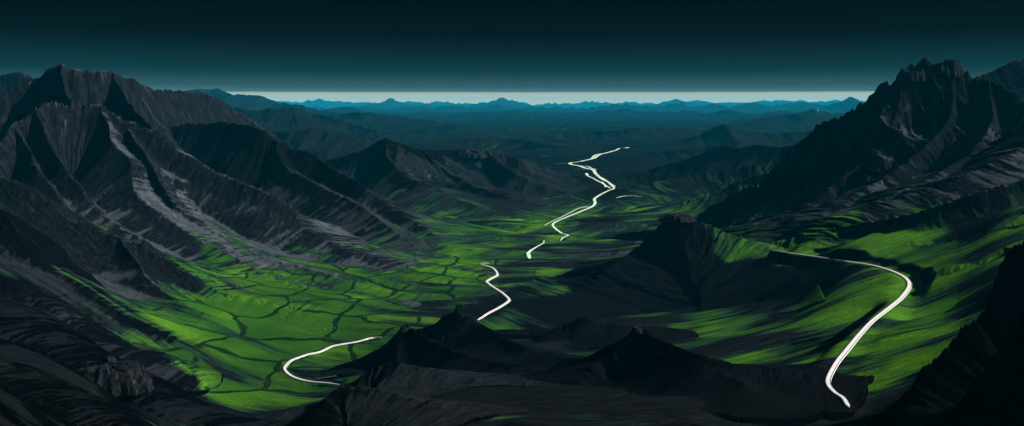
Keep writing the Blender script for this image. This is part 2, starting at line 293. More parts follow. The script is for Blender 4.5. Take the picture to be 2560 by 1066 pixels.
ridge(gG, [(2700, 400, 1690), (2560, 442, 1700), (2400, 500, 1720), (2280, 534, 1760), (2180, 553, 1830), (2080, 573, 1900), (1990, 598, 1950)], 70, 230, 1.6, gul=.15)
ridge(gG, [(2740, 465, 1600), (2600, 518, 1590), (2480, 558, 1620), (2350, 598, 1660)], 70, 140, 1.4, gul=.15)
ridge(gG, [(2740, 560, 1300), (2640, 590, 1310), (2540, 630, 1320), (2440, 665, 1350)], 50, 110, 1.4, gul=.15)
gN = group('hillside', 'black rocky slope filling the right edge and lower right corner', 'hillside', 0.05)
ridge(gN, [(2700, 510, 640), (2560, 598, 640), (2505, 655, 632), (2480, 738, 616), (2430, 800, 608), (2350, 875, 596), (2290, 940, 580)], 140, 60, 1.4, gul=.3)
ridge(gN, [(2700, 700, 500), (2560, 780, 500), (2490, 880, 495), (2420, 980, 490), (2380, 1080, 480)], 110, 70, 1.4, gul=.3)
gE = group('hill', 'dark conical hill with a flat rocky top between the valley and the road bend', 'hill', .06)
ridge(gE, [(1440, 722, 1930), (1530, 665, 2000), (1590, 618, 2050), (1630, 580, 2070), (1655, 548, 2080), (1668, 534, 2085), (1700, 532, 2085), (1740, 550, 2070), (1800, 574, 2040), (1870, 599, 1990), (1960, 627, 1920), (2010, 642, 1860)], 260, 420, 1.2, gul=.28, jag=5)
gH1 = group('hill', 'black twin-peaked foreground hill in front of the green fields', 'hill', 0.05)
ridge(gH1, [(860, 985, 1240), (940, 892, 1280), (985, 840, 1300), (1010, 813, 1300), (1040, 826, 1290), (1080, 816, 1290), (1110, 790, 1280), (1135, 782, 1280), (1170, 792, 1270), (1200, 815, 1250), (1240, 838, 1230), (1300, 866, 1180), (1400, 893, 1120), (1500, 915, 1060)], 130, 110, 1.2, gul=.15, jag=3)
ridge(gH1, [(1012, 813, 1300), (1075, 850, 1240), (1180, 890, 1130), (1350, 930, 1040)], 90, 70, 1.3, gul=.15, jag=2)
gH2 = group('hillside', 'smooth slate-grey foreground slope below the twin-peaked hill', 'hillside', .32)
ridge(gH2, [(800, 1010, 1010), (880, 952, 1000), (970, 904, 1000), (1020, 912, 990), (1080, 922, 980), (1180, 948, 950), (1300, 965, 920), (1400, 974, 900), (1520, 1000, 870)], 120, 200, 1.5, gul=.12, jag=2)
gH4 = group('rock_ledge', 'black foreground ledge with a grey flat top at bottom left of centre', 'ledge', 0.3)
ridge(gH4, [(820, 990, 790), (860, 962, 800), (960, 975, 790), (1060, 1010, 760), (1180, 1045, 730)], 60, 55, .8, gul=.1, jag=2)
gH3 = group('hill', 'black foreground hill with a sharp pointed tip right of centre', 'hill', 0.05)
ridge(gH3, [(1390, 1005, 890), (1410, 980, 900), (1450, 942, 920), (1500, 903, 940), (1550, 870, 950), (1575, 845, 960), (1592, 814, 965), (1612, 826, 960), (1650, 846, 940), (1720, 880, 910), (1800, 905, 880), (1900, 918, 880), (2010, 935, 860)], 140, 100, 1.2, gul=.14, jag=2)
ridge(gH3, [(1575, 850, 960), (1640, 880, 900), (1740, 908, 850), (1850, 950, 800)], 80, 70, 1.3, gul=.14, jag=2)
gH5 = group('hill', 'low dark hill in the shaded middle of the valley', 'hill', 0.05)
ridge(gH5, [(1330, 850, 1520), (1390, 822, 1510), (1453, 789, 1500), (1500, 806, 1480), (1600, 822, 1450)], 110, 110, 1.3, gul=.15, jag=3)


def resample(pts, sub=3):
    p = np.array([P(*q) for q in pts], float)
    out = []
    for i in range(len(p) - 1):
        p0, p1, p2_, p3 = p[max(i - 1, 0)], p[i], p[i + 1], p[min(i + 2, len(p) - 1)]
        for k in range(sub):
            t = k / sub
            c = .5 * ((2 * p1) + (-p0 + p2_) * t + (2 * p0 - 5 * p1 + 4 * p2_ - p3) * t * t + (-p0 + 3 * p1 - 3 * p2_ + p3) * t ** 3)
            c[2] = .65 * (p1[2] + (p2_[2] - p1[2]) * t) + .35 * c[2]
            out.append(c)
    out.append(p[-1])
    return np.array(out)


def raise_ridge(R, seed):
    pts = resample(R['pts'], 2 if len(R['pts']) > 20 else 3)
    wm = max(R['wl'], R['wr'])
    y0, y1 = pts[:, 1].min() - wm, pts[:, 1].max() + wm
    r0, r1 = np.searchsorted(YR, max(y0, YR[0])), np.searchsorted(YR, y1)
    if r1 - r0 < 2:
        return
    yy0 = max(y0, 200.0)
    lo = min((pts[:, 0].min() - wm) / yy0, (pts[:, 0].min() - wm) / y1)
    hi = max((pts[:, 0].max() + wm) / yy0, (pts[:, 0].max() + wm) / y1)
    c0, c1 = np.searchsorted(A, lo), np.searchsorted(A, hi)
    if c1 - c0 < 2:
        return
    sl = (slice(r0, r1), slice(c0, c1))
    ym = float(pts[:, 1].mean())
    lam = 0.05 * ym * R['lam']
    x0 = GX[sl].astype(np.float32)
    yv = GY[sl].astype(np.float32)
    wa = perlin(x0 / (lam * 2.2), yv / (lam * 2.2), seed) * lam * .10 + perlin(x0 / (lam * .7), yv / (lam * .7), seed + 1) * lam * .045
    wb = perlin(x0 / (lam * 2.2), yv / (lam * 2.2), seed + 2) * lam * .10 + perlin(x0 / (lam * .7), yv / (lam * .7), seed + 3) * lam * .045
    x = x0 + wa
    y = yv + wb
    best = np.full(x.shape, 1e18, np.float32)
    S = np.zeros_like(x)
    SD = np.zeros_like(x)
    ZR = np.zeros_like(x)
    s0 = 0.0
    nseg = len(pts) - 1
    for i in range(nseg):
        ax, ay, az = pts[i]
        bx, by, bz = pts[i + 1]
        dx, dy = bx - ax, by - ay
        L = math.hypot(dx, dy) + 1e-6
        tx, ty = dx / L, dy / L
        px, py = x - np.float32(ax), y - np.float32(ay)
        al = px * np.float32(tx) + py * np.float32(ty)
        cr = py * np.float32(tx) - px * np.float32(ty)       # + on the left of travel
        t = np.clip(al, 0, L)
        ov = al - t
        d2 = cr * cr + ov * ov
        m = d2 < best
        if m.any():
            best[m] = d2[m]
            tm = t[m]
            end = ov[m] if (i == 0 or i == nseg - 1) else ov[m] * .3
            S[m] = s0 + tm + end
            SD[m] = cr[m] / np.sqrt(d2[m] + 1e-3)
            ZR[m] = az + (bz - az) * tm / L
        s0 += L
    d = np.sqrt(best)
    side = np.clip(SD, -1, 1) * .5 + .5
    w = R['wr'] + (R['wl'] - R['wr']) * sstep(0, 1, side)
    pw = R['pr'] + (R['pl'] - R['pr']) * side
    t = np.clip(d / w, 0, 1)
    base = ZB0[sl] + .3 * und[sl]
    ZR = ZR + R['jag'] * (.12 + .88 * np.exp(-t * 9)) * (perlin(S / (lam * .55), S * 0 + .3, seed + 4) + 1.1 * (ridged(S / (lam * .24), S * 0 + .7, seed + 5) - .5) + .5 * perlin(S / (lam * .09), S * 0 + .2, seed + 9))
    rise = np.maximum(ZR - base, 0)
    g = (1 - t) ** pw
    h = base + rise * g
    # gullies run down the fall line (on a ramp that falls with its crest: beside the crest)
    if R['along']:
        dS = np.where(SD > 0, d, S)
        d_ = np.where(SD > 0, S, d)
    else:
        dS, d_ = S, d
    wv = perlin(dS / (lam * 1.6), d_ / (lam * 2.5), seed + 6) * .55
    n = 0
    amp, tot, l = 1.0, 0.0, lam
    for o in range(5):
        n = n + amp * (.45 + perlin(dS / (lam * 3), d_ / (lam * 5), seed + 60 + o)) * 1.6 * ridged(dS / l + wv * (1.6 ** o) + o * 3.3, d_ / (l * 6.5) + o, seed + 7 + o)
        tot += amp
        amp *= .56
        l /= 2.15
    n = 1 - n / tot
    G = np.minimum(t * 5, 1) * .75 + .10
    G = G * np.clip((1 - t), 0, 1) ** .8
    h = h - R['gul'] * rise * G * n * 1.15
    ok = (t < 1) & (rise > 1)
    h = np.where(ok, h, -1e4)
    z = Z[sl]
    k = 2.0 + ym * .0012
    hh = np.clip(.5 + .5 * (h - z) / k, 0, 1)
    znew = z + (h - z) * hh + k * hh * (1 - hh)
    znew = np.where(h < -5e3, z, znew)
    win = h > z
    Z[sl] = znew
    OWN[sl] = np.where(win, R['g'], OWN[sl])
    RH[sl] = np.where(win, np.clip(rise * g / 120 * (2000 / ym) ** .5, 0, 1) + .15 * np.clip(1 - t, 0, 1), RH[sl])
    SB[sl] = np.where(win, R['sc'] * (side if R['sc'] > 0 else 1), SB[sl])  # positive bias brightens only the lit flank's rock colour
    if R['keep']:
        return
    f = 2000 / ym
    FLOWX[sl] = np.where(win, (dS + lam * wv * .6) * f + seed * 91, FLOWX[sl])
    FLOWY[sl] = np.where(win, d_ * f, FLOWY[sl])


for i, R in enumerate(RIDGES):
    raise_ridge(R, 20 + i * 3)

# small-scale roughness everywhere
Z += (perlin(X / (Y * .016), Y / (Y.mean() * 0 + Y * .016), 5) * 0).astype(np.float32)
rr = np.clip(RH * 3, 0, 1) * np.where((OWN == gA2) | (OWN == gA3), .12, 1)
Z += rr * Y * .0011 * perlin(FLOWX / 26, FLOWY / 120, 6) + rr * Y * .0006 * perlin(FLOWX / 11, FLOWY / 60, 8)


# ------------------------------------------------------------------ survey helpers on the finished ground
def ground(x, y):
    fa = (x / y - A[0]) / (A[1] - A[0])
    fr = np.interp(math.log(y), LY, np.arange(NR))
    i, j = int(min(max(fa, 0), NA - 2)), int(min(max(fr, 0), NR - 2))
    ta, tr = fa - i, fr - j
    return float((Z[j, i] * (1 - ta) + Z[j, i + 1] * ta) * (1 - tr) + (Z[j + 1, i] * (1 - ta) + Z[j + 1, i + 1] * ta) * tr)


def sight(u, v, ymin=400.0):
    """the point of the ground seen along a surveyed bearing"""
    fa = ((u - CX) / F - A[0]) / (A[1] - A[0])
    i = int(fa)
    ta = fa - i
    col = Z[:, i] * (1 - ta) + Z[:, i + 1] * ta
    line = CAM_Z - (v - VH) / F * YR
    hit = np.nonzero((col >= line) & (YR > ymin))[0]
    j = hit[0] if len(hit) else NR - 1
    y = YR[j]
    if j > 0:
        e0, e1 = line[j - 1] - col[j - 1], line[j] - col[j]
        if e0 > 0 >= e1:
            y = YR[j - 1] + (YR[j] - YR[j - 1]) * e0 / (e0 - e1)
    return ((u - CX) / F * y, y, float(np.interp(y, YR, col)))


def spline2(p, step):
    p = np.array(p, float)
    out = []
    for i in range(len(p) - 1):
        p0, p1, p2_, p3 = p[max(i - 1, 0)], p[i], p[i + 1], p[min(i + 2, len(p) - 1)]
        nn = max(2, int(np.linalg.norm(p2_ - p1) / step))
        for k in range(nn):
            t = k / nn
            out.append(.5 * ((2 * p1) + (-p0 + p2_) * t + (2 * p0 - 5 * p1 + 4 * p2_ - p3) * t * t + (-p0 + 3 * p1 - 3 * p2_ + p3) * t ** 3))
    out.append(p[-1])
    return np.array(out)


def smooth1(a, k):
    for _ in range(k):
        a = np.concatenate([a[:1], (a[:-2] + 2 * a[1:-1] + a[2:]) / 4, a[-1:]])
    return a


ROADFLAT = []


def lay(pix, step, half, ymin=400.0, ksm=40, wid=.8):
    """a line over the ground: cuts a level bench and returns its centre line (x, y, z) and half widths"""
    w3 = [on_level(q[0], q[1], q[3]) if len(q) > 3 else sight(q[0], q[1], ymin) for q in pix]
    p = spline2([(q[0], q[1]) for q in w3], step)
    hw = wid * np.interp(np.linspace(0, len(pix) - 1, len(p)), np.arange(len(pix)), [q[2] if len(q) > 2 else half for q in pix])
    z = smooth1(np.array([ground(x, y) for x, y in p]) if len(pix[0]) < 4 else np.interp(np.linspace(0, len(pix) - 1, len(p)), np.arange(len(pix)), [q[3] for q in pix]), ksm)
    m = hw.max()
    y0, y1 = p[:, 1].min() - 13 * m, p[:, 1].max() + 13 * m
    r0, r1 = np.searchsorted(YR, y0), np.searchsorted(YR, y1)
    c0 = np.searchsorted(A, min((p[:, 0] - 13 * m) / p[:, 1]) - .01)
    c1 = np.searchsorted(A, max((p[:, 0] + 13 * m) / p[:, 1]) + .01)
    sl = (slice(r0, r1), slice(c0, c1))
    x, y = GX[sl], GY[sl]
    best = np.full(x.shape, 1e18, np.float32)
    zz = np.zeros_like(x)
    hh = np.zeros_like(x)
    for i in range(len(p)):
        d2 = (x - np.float32(p[i, 0])) ** 2 + (y - np.float32(p[i, 1])) ** 2
        mm = d2 < best
        best = np.where(mm, d2, best)
        zz = np.where(mm, np.float32(z[i]), zz)
        hh = np.where(mm, np.float32(hw[i]), hh)
    k = 1 - sstep(1.5, 4.5 if len(pix[0]) < 4 else 11, np.sqrt(best) / hh)
    Z[sl] += (zz - Z[sl]) * k
    return p, z, hw


road_r = lay([(1930, 627, 2.2, 130), (1990, 636, 3.6, 134), (2050, 644, 4, 140), (2110, 653, 4.4, 147), (2190, 667, 4.9, 152), (2240, 683, 5.3, 155), (2268, 700, 5.6, 157), (2273, 718, 5.6, 158), (2255, 745, 5.4, 160), (2225, 773, 5.0, 162), (2180, 812, 4.6, 165), (2148, 850, 4.4, 168), (2120, 890, 4.4, 171), (2090, 928, 4.6, 175), (2070, 965, 4.6, 180), (2085, 988, 4.2, 183), (2108, 1000, 4, 185), (2122, 1020, 3.6, 187)], 5, 5, 500, wid=.72)
road_l = lay([(955, 844, 1.2), (925, 849, 1.6), (888, 855, 2.6), (860, 859, 4), (830, 867, 4.6), (800, 881, 5), (765, 890, 5), (735, 899, 5.2), (716, 912, 5), (712, 924, 5), (722, 937, 5), (742, 948, 4.6), (775, 956, 4), (815, 959, 3.6), (850, 963, 2)], 5, 5, 900, wid=.6)
road_m = lay([(1194, 801, 3), (1204, 795, 4), (1222, 784, 4.4), (1250, 768, 4.6), (1270, 755, 4.8), (1272, 748, 5), (1258, 735, 5), (1240, 722, 5), (1222, 710, 5), (1217, 704, 5), (1228, 697, 5.4), (1243, 689, 5.4), (1240, 678, 5), (1230, 670, 4.6), (1215, 665, 4), (1200, 660, 3)], 6, 5, 1480)
riv_a = lay([(1325, 648, 4), (1322, 640, 8), (1322, 632, 6), (1340, 620, 4), (1358, 610, 3), (1360, 602, 2.5)], 8, 5, 1800)
riv_b = lay([(1400, 604, 3), (1408, 598, 6), (1421, 588, 6), (1405, 581, 7), (1388, 573, 8), (1382, 563, 9), (1390, 555, 7), (1420, 543, 8), (1450, 531, 9), (1480, 518, 11), (1488, 508, 13), (1486, 499, 14), (1500, 488, 15), (1520, 478, 18), (1535, 470, 18), (1523, 458, 16), (1503, 446, 15), (1488, 434, 20), (1482, 424, 15), (1450, 415, 16), (1425, 409, 14), (1455, 404, 18), (1480, 396, 14), (1500, 387, 14), (1530, 379, 17), (1548, 371, 30), (1572, 369, 12)], 16, 9, 2500)
strands = [
    lay([(1466, 434, 16), (1470, 441, 8), (1490, 451, 7), (1508, 460, 8), (1518, 468, 8), (1525, 472, 6)], 16, 7, 3600, 10),
    lay([(1505, 455, 5), (1512, 464, 6), (1514, 469, 5)], 16, 7, 3600, 10),
    lay([(1492, 440, 8), (1520, 456, 9), (1538, 467, 9)], 16, 7, 3600, 10),
    lay([(1478, 397, 6), (1490, 388, 14), (1520, 383, 12)], 16, 7, 5000, 10),
    lay([(1540, 496, 8), (1556, 492, 7), (1575, 490, 4), (1606, 493, 3)], 14, 6, 3300, 10),
    lay([(1360, 566, 2.5), (1400, 546, 3), (1440, 525, 3.5), (1470, 516, 4)], 14, 3, 2600, 10),
    lay([(1440, 521, 3), (1460, 521, 4), (1490, 514, 4)], 14, 3, 2600, 10),
    lay([(1442, 416, 8), (1470, 417, 9), (1490, 425, 9)], 14, 6, 4000, 10),
]

# ------------------------------------------------------------------ grass: grows where the survey found it and the slope allows
gy_ = np.gradient(Z, axis=0) / np.gradient(YR)[:, None]
gx_ = np.gradient(Z, axis=1) / (np.gradient(A)[None, :] * YR[:, None])
slope = np.sqrt(gx_ ** 2 + gy_ ** 2)
gn = (perlin((X + Y * .2) / 300, WL_ / 64, 43) * (.72 + .16 * sstep(-450, -150, X)) + perlin((X + Y * .2) / 140, WL_ / 21, 44) * .25 - .15) * ((OWN == 0) | (OWN == gA2) | (OWN == gA3) | (OWN == gA)) + perlin(FLOWX / 60, FLOWY / 210, 40) * .30 + perlin(FLOWX / 18, FLOWY / 110, 41) * .22 + perlin(X / 55, Y / 40, 42) * .10
GRASSA = np.clip(GR * 1.12 + gn * (1 - .15 * calm) - .75 * sstep(.38, .85, slope) * np.where(OWN == gG, .3, np.where(OWN == gE, .6, 1)), 0, 1).astype(np.float32)
for g_ in (gH1, gH2, gH3, gH4, gH5, gN, gA4):
    GRASSA[OWN == g_] *= .2
GRASSA = np.where(OWN == gE, GRASSA * sstep(.3, .5, GR), GRASSA).astype(np.float32)

SCREE_SHADE = perlin(FLOWX / 95, FLOWY / 420, 50) * .9 + perlin(FLOWX / 38, FLOWY / 200, 51) * .55 + perlin(FLOWX / 14, FLOWY / 60, 52) * .30 + perlin(X / (Y * .006), FLOWY / 14, 53) * .15
SCREE_SHADE = sstep(-.12, .16, SCREE_SHADE + (.74 - slope) * 1.6 - .30 + SB).astype(np.float32)  # scree by slope and noise; also paints steep shaded faces near-black
EXPOSURE = 1.0
SUN = np.array([0.82, -0.10, 0.49])
HAZE_D = 135000.0


# ------------------------------------------------------------------ materials
class NT:
    def __init__(self, name):
        self.m = bpy.data.materials.new(name)
        self.m.use_nodes = True
        self.t = self.m.node_tree
        self.t.nodes.clear()
        self.out = self.t.nodes.new('ShaderNodeOutputMaterial')

    def n(self, typ, inputs=None, **props):
        nd = self.t.nodes.new(typ)
        for k, v in props.items():
            setattr(nd, k, v)
        for k, v in (inputs or {}).items():
            if isinstance(v, bpy.types.NodeSocket):
                self.t.links.new(v, nd.inputs[k])
            else:
                nd.inputs[k].default_value = v
        return nd

    def math(self, op, a, b=0.0, c=0.0, clamp=False):
        return self.n('ShaderNodeMath', {0: a, 1: b, 2: c}, operation=op, use_clamp=clamp).outputs[0]

    def ramp(self, x, a, b, lo=0.0, hi=1.0):
        return self.n('ShaderNodeMapRange', {'Value': x, 'From Min': a, 'From Max': b, 'To Min': lo, 'To Max': hi}, interpolation_type='SMOOTHSTEP').outputs[0]

    def mix(self, f, a, b):
        nd = self.n('ShaderNodeMix', data_type='RGBA')
        for k, v in ((0, f), (6, a), (7, b)):
            if isinstance(v, bpy.types.NodeSocket):
                self.t.links.new(v, nd.inputs[k])
            else:
                nd.inputs[k].default_value = v
        return nd.outputs[2]

    def noise(self, vec, scale, detail=4, rough=.55, dist=0.0):
        return self.n('ShaderNodeTexNoise', {'Vector': vec, 'Scale': scale, 'Detail': detail, 'Roughness': rough, 'Distortion': dist}).outputs['Fac']

    def vmul(self, v, s):
        return self.n('ShaderNodeVectorMath', {0: v, 1: s}, operation='MULTIPLY').outputs[0]

    def bsdf(self, **kw):
        b = self.n('ShaderNodeBsdfPrincipled', {k.replace('_', ' '): v for k, v in kw.items()})
        self.t.links.new(b.outputs[0], self.out.inputs[0])
        return b


def terrain_material():
    k = NT('rock_and_grass')
    flow = k.n('ShaderNodeAttribute', attribute_name='flow').outputs['Vector']
    gr = k.n('ShaderNodeAttribute', attribute_name='grass').outputs['Fac']
    fld = k.n('ShaderNodeAttribute', attribute_name='field').outputs['Fac']
    pos = k.n('ShaderNodeNewGeometry').outputs['Position']
    scr = k.n('ShaderNodeAttribute', attribute_name='scree').outputs['Fac']
    far = k.n('ShaderNodeSeparateXYZ', {0: pos}).outputs[1]
    wob = k.n('ShaderNodeVectorMath', {0: flow, 1: k.vmul(k.n('ShaderNodeTexNoise', {'Vector': flow, 'Scale': .03, 'Detail': 4.0}).outputs['Color'], (26, 60, 0))}, operation='ADD').outputs[0]
    s1 = k.noise(k.vmul(wob, (.050, .012, 0)), 1, 7, .68)
    s2 = k.noise(k.vmul(wob, (.20, .020, 0)), 1, 5, .65)
    s3 = k.noise(k.vmul(flow, (.09, .07, 0)), 1, 7, .72)
    line = k.math('MULTIPLY', k.ramp(s2, .54, .68), k.ramp(s1, .42, .6))
    crag = k.mix(k.ramp(s3, .40, .70), (.0018, .002, .0027, 1), (.0075, .008, .0105, 1))
    scree = k.mix(k.ramp(s1, .32, .66), (.0135, .0160, .0195, 1), (.036, .0415, .049, 1))
    scree = k.mix(k.ramp(s3, .50, .66, 0, .5), scree, (.0105, .012, .016, 1))
    rock = k.mix(k.math('ADD', scr, k.math('MULTIPLY', k.math('SUBTRACT', s3, .5), k.math('MULTIPLY', k.math('MULTIPLY', scr, k.math('SUBTRACT', 1.0, scr)), 4.0)), 0, True), crag, scree)  # mask carries scree cover together with painted light and shade
    rock = k.mix(k.math('MULTIPLY', line, .40), rock, (.055, .058, .066, 1))
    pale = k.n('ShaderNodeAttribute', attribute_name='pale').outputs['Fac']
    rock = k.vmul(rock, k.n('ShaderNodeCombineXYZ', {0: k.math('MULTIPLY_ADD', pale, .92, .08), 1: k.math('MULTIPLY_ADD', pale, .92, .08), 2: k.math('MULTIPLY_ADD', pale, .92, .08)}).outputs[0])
    # grass: hue changes from field to field, tufts along the slope
    g1 = k.noise(pos, .006, 4, .6)
    g2 = k.noise(k.vmul(flow, (.11, .010, 0)), 1, 5, .65, .5)
    g3 = k.noise(pos, .09, 3, .7)
    grass = k.mix(k.ramp(g1, .35, .65), (.026, .092, .009, 1), (.072, .182, .011, 1))
    grass = k.mix(k.math('MULTIPLY', k.ramp(g2, .40, .58, 1, 0), k.math('MULTIPLY_ADD', fld, -.35, .6)), grass, (.018, .066, .010, 1))
    grass = k.mix(k.ramp(g3, .35, .7, 0, .45), grass, (.022, .085, .006, 1))
    moss = k.mix(k.ramp(g2, .4, .62), (.004, .009, .009, 1), (.012, .034, .020, 1))
    gm = k.math('ADD', gr, k.math('MULTIPLY', k.math('SUBTRACT', g2, .5), .55))
    col = k.mix(k.ramp(gm, .20, .40), rock, moss)
    col = k.mix(k.ramp(gm, .30, .98), col, grass)
    # field drains and banks in the cultivated ground
    warp = k.n('ShaderNodeVectorMath', {0: pos, 1: k.vmul(k.n('ShaderNodeTexNoise', {'Vector': pos, 'Scale': .012, 'Detail': 3.0}).outputs['Color'], (60, 60, 0))}, operation='ADD').outputs[0]
    vor = k.n('ShaderNodeTexVoronoi', {'Vector': k.vmul(warp, (.0075, .0065, 0)), 'Scale': 1.0, 'Randomness': 1.0}, feature='DISTANCE_TO_EDGE', voronoi_dimensions='2D').outputs['Distance']
    vcell = k.n('ShaderNodeTexVoronoi', {'Vector': k.vmul(warp, (.0075, .0065, 0)), 'Scale': 1.0, 'Randomness': 1.0}, feature='F1', voronoi_dimensions='2D').outputs['Color']
    cell = k.n('ShaderNodeSeparateColor', {0: vcell}).outputs[0]
    crack = k.math('MULTIPLY', k.ramp(vor, .022, .052, 1, 0), fld)
    col = k.mix(k.math('MULTIPLY', k.ramp(cell, .25, .75, 0, .65), fld), col, (.014, .052, .008, 1))
    col = k.mix(k.math('MULTIPLY', crack, .9), col, (.004, .010, .006, 1))
    hgt = k.math('ADD', k.math('MULTIPLY', s1, 1.2), k.math('MULTIPLY', s2, .6))
    hgt = k.math('ADD', hgt, k.math('MULTIPLY', s3, 1.5))
    hgt = k.math('ADD', hgt, k.math('MULTIPLY', g3, .25))
    hgt = k.math('SUBTRACT', hgt, k.math('MULTIPLY', crack, .6))
    bump = k.n('ShaderNodeBump', {'Strength': .55, 'Distance': 7.0, 'Height': hgt})
    k.bsdf(Base_Color=col, Roughness=.95, Specular_IOR_Level=0.0, Normal=bump.outputs[0])
    return k.m


def plain(name, col, rough=.6, spec=.3, noise=None, sc=.2):
    k = NT(name)
    pos = k.n('ShaderNodeNewGeometry').outputs['Position']
    c = k.mix(k.ramp(k.noise(pos, sc, 5, .6), .35, .65), col, noise or tuple(min(1, x * .75) for x in col[:3]) + (1,))
    k.bsdf(Base_Color=c, Roughness=rough, Specular_IOR_Level=spec)
    return k.m


MT = terrain_material()
M_ROAD = plain('pale_concrete', (.62, .605, .59, 1), .7, .2, (.50, .49, .48, 1), .15)
M_EDGE = plain('dark_verge', (.05, .05, .045, 1), .9, .1)
M_LINE = plain('white_paint', (.86, .85, .80, 1), .6, .2)
M_RIVER = plain('milky_water', (.70, .80, .68, 1), .35, .4, (.50, .66, .52, 1), .02)
M_STEEL = plain('painted_steel', (.75, .78, .78, 1), .4, .5)


# ------------------------------------------------------------------ ground into objects
def link(name, me, mat, parent=None):
    o = bpy.data.objects.new(name, me)
    COL.objects.link(o)
    if mat:
        me.materials.append(mat)
    if parent:
        o.parent = parent
    return o


def tag(o, label=None, cat=None, group=None, kind=None):
    for k_, v_ in (('label', label), ('category', cat), ('group', group), ('kind', kind)):
        if v_:
            o[k_] = v_
    return o


FIELD = np.clip(sstep(.35, .6, GRASSA) * sstep(.6, .35, slope) * sstep(250, -100, X) * sstep(2900, 2500, Y) * ((OWN == 0) | (OWN == gA2) | (OWN == gA3) | (OWN == gA)), 0, 1).astype(np.float32)
V = np.stack([GX, GY, Z], -1).reshape(-1, 3).astype(np.float32)
FL = np.stack([FLOWX, FLOWY, FLOWX * 0], -1).reshape(-1, 3).astype(np.float32)
ii = (np.arange(NR - 1)[:, None] * NA + np.arange(NA - 1)[None, :]).ravel()
quads = np.stack([ii, ii + 1, ii + NA + 1, ii + NA], -1)
own = OWN.ravel()[ii]
for gi, (name, cat, label, kcat) in enumerate(GROUPS):
    q = quads[own == gi]
    if not len(q):
        continue
    used, inv = np.unique(q.ravel(), return_inverse=True)
    me = bpy.data.meshes.new(name)
    me.vertices.add(len(used))
    me.vertices.foreach_set('co', V[used].ravel())
    me.loops.add(len(q) * 4)
    me.loops.foreach_set('vertex_index', inv.astype(np.int32).ravel())
    me.polygons.add(len(q))
    me.polygons.foreach_set('loop_start', np.arange(0, len(q) * 4, 4, dtype=np.int32))
    me.polygons.foreach_set('use_smooth', np.ones(len(q), bool))
    me.update(calc_edges=True)
    for an, typ, arr in (('grass', 'FLOAT', GRASSA.ravel()[used]), ('field', 'FLOAT', FIELD.ravel()[used]), ('scree', 'FLOAT', SCREE_SHADE.ravel()[used]), ('pale', 'FLOAT', np.full(len(used), PALE.get(gi, 1)) if gi else (.04 + .14 * (1 - sstep(2600, 5000, V[used, 1]))))):
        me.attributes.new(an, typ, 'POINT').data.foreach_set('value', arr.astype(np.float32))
    me.attributes.new('flow', 'FLOAT_VECTOR', 'POINT').data.foreach_set('vector', FL[used].ravel())
    tag(link(name, me, MT), label, 'valley' if gi == 0 else kcat, None, 'structure')


# ------------------------------------------------------------------ roads and river
def ribbon(name, line, mat, lift=.6, off=0.0, width=None, parent=None, thick=0.0):
    p, z, hw = line
    t = np.gradient(p, axis=0)
    t /= np.linalg.norm(t, axis=1)[:, None] + 1e-9
    nrm = np.stack([-t[:, 1], t[:, 0]], -1)
    h = hw if width is None else np.full(len(p), width)
    c = p + nrm * (off * hw)[:, None] if np.isscalar(off) else p
    taper = np.minimum(1, np.minimum(np.arange(len(p)), np.arange(len(p))[::-1]) / 3 + .15)
    bm = bmesh.new()
    rows = []
    for i in range(len(p)):
        a = c[i] + nrm[i] * h[i] * taper[i]
        b = c[i] - nrm[i] * h[i] * taper[i]
        r = [bm.verts.new((a[0], a[1], z[i] + lift)), bm.verts.new((b[0], b[1], z[i] + lift))]
        if thick:
            r = [bm.verts.new((a[0] + nrm[i][0] * .5, a[1] + nrm[i][1] * .5, z[i] + lift - thick))] + r + [bm.verts.new((b[0] - nrm[i][0] * .5, b[1] - nrm[i][1] * .5, z[i] + lift - thick))]
        rows.append(r)
    for r, s in zip(rows, rows[1:]):
        for j in range(len(r) - 1):
            bm.faces.new((r[j], r[j + 1], s[j + 1], s[j]))
    bmesh.ops.recalc_face_normals(bm, faces=bm.faces)
    if sum(f.normal.z for f in bm.faces) < 0:
        bmesh.ops.reverse_faces(bm, faces=bm.faces)
    me = bpy.data.meshes.new(name)
    bm.to_mesh(me)
    bm.free()
    return link(name, me, mat, parent)


for line, lab in ((road_r, 'broad white road curving round the green basin at right'),
                  (road_l, 'white road looping through the fields at lower left'),
                  (road_m, 'white zigzag road crossing the fields in the middle of the valley')):
    o = tag(ribbon('road', line, M_ROAD, 1.2, thick=2.5), lab, 'road', None, 'structure')
    for s_ in (-1, 1):
        ribbon('road_verge', line, M_EDGE, 1.3, .86 * s_, .45, o)
    ribbon('lane_line', line, M_LINE, 1.35, 0.0, .3, o)
tag(ribbon('river', riv_b, M_RIVER, 1.2), 'bright white river winding down from the far plain', 'river', None, 'structure')
tag(ribbon('river_bend', riv_a, M_RIVER, 1.2), 'short white bend of water between the river and the fields', 'river', None, 'structure')
labs = ['thin white side stream left of the braided bend', 'tiny white channel inside the braided bend', 'right-hand white channel along the braided bend', 'pale pool beside the upper river', 'short white stream right of the river in the dark plain', 'thin green-banked stream beside the lower river', 'little white channel joining the lower river', 'white channel under the sharp upper bend']
for st, lab in zip(strands, labs):
    tag(ribbon('stream', st, M_RIVER, 1.5), lab, 'stream', None, 'structure')

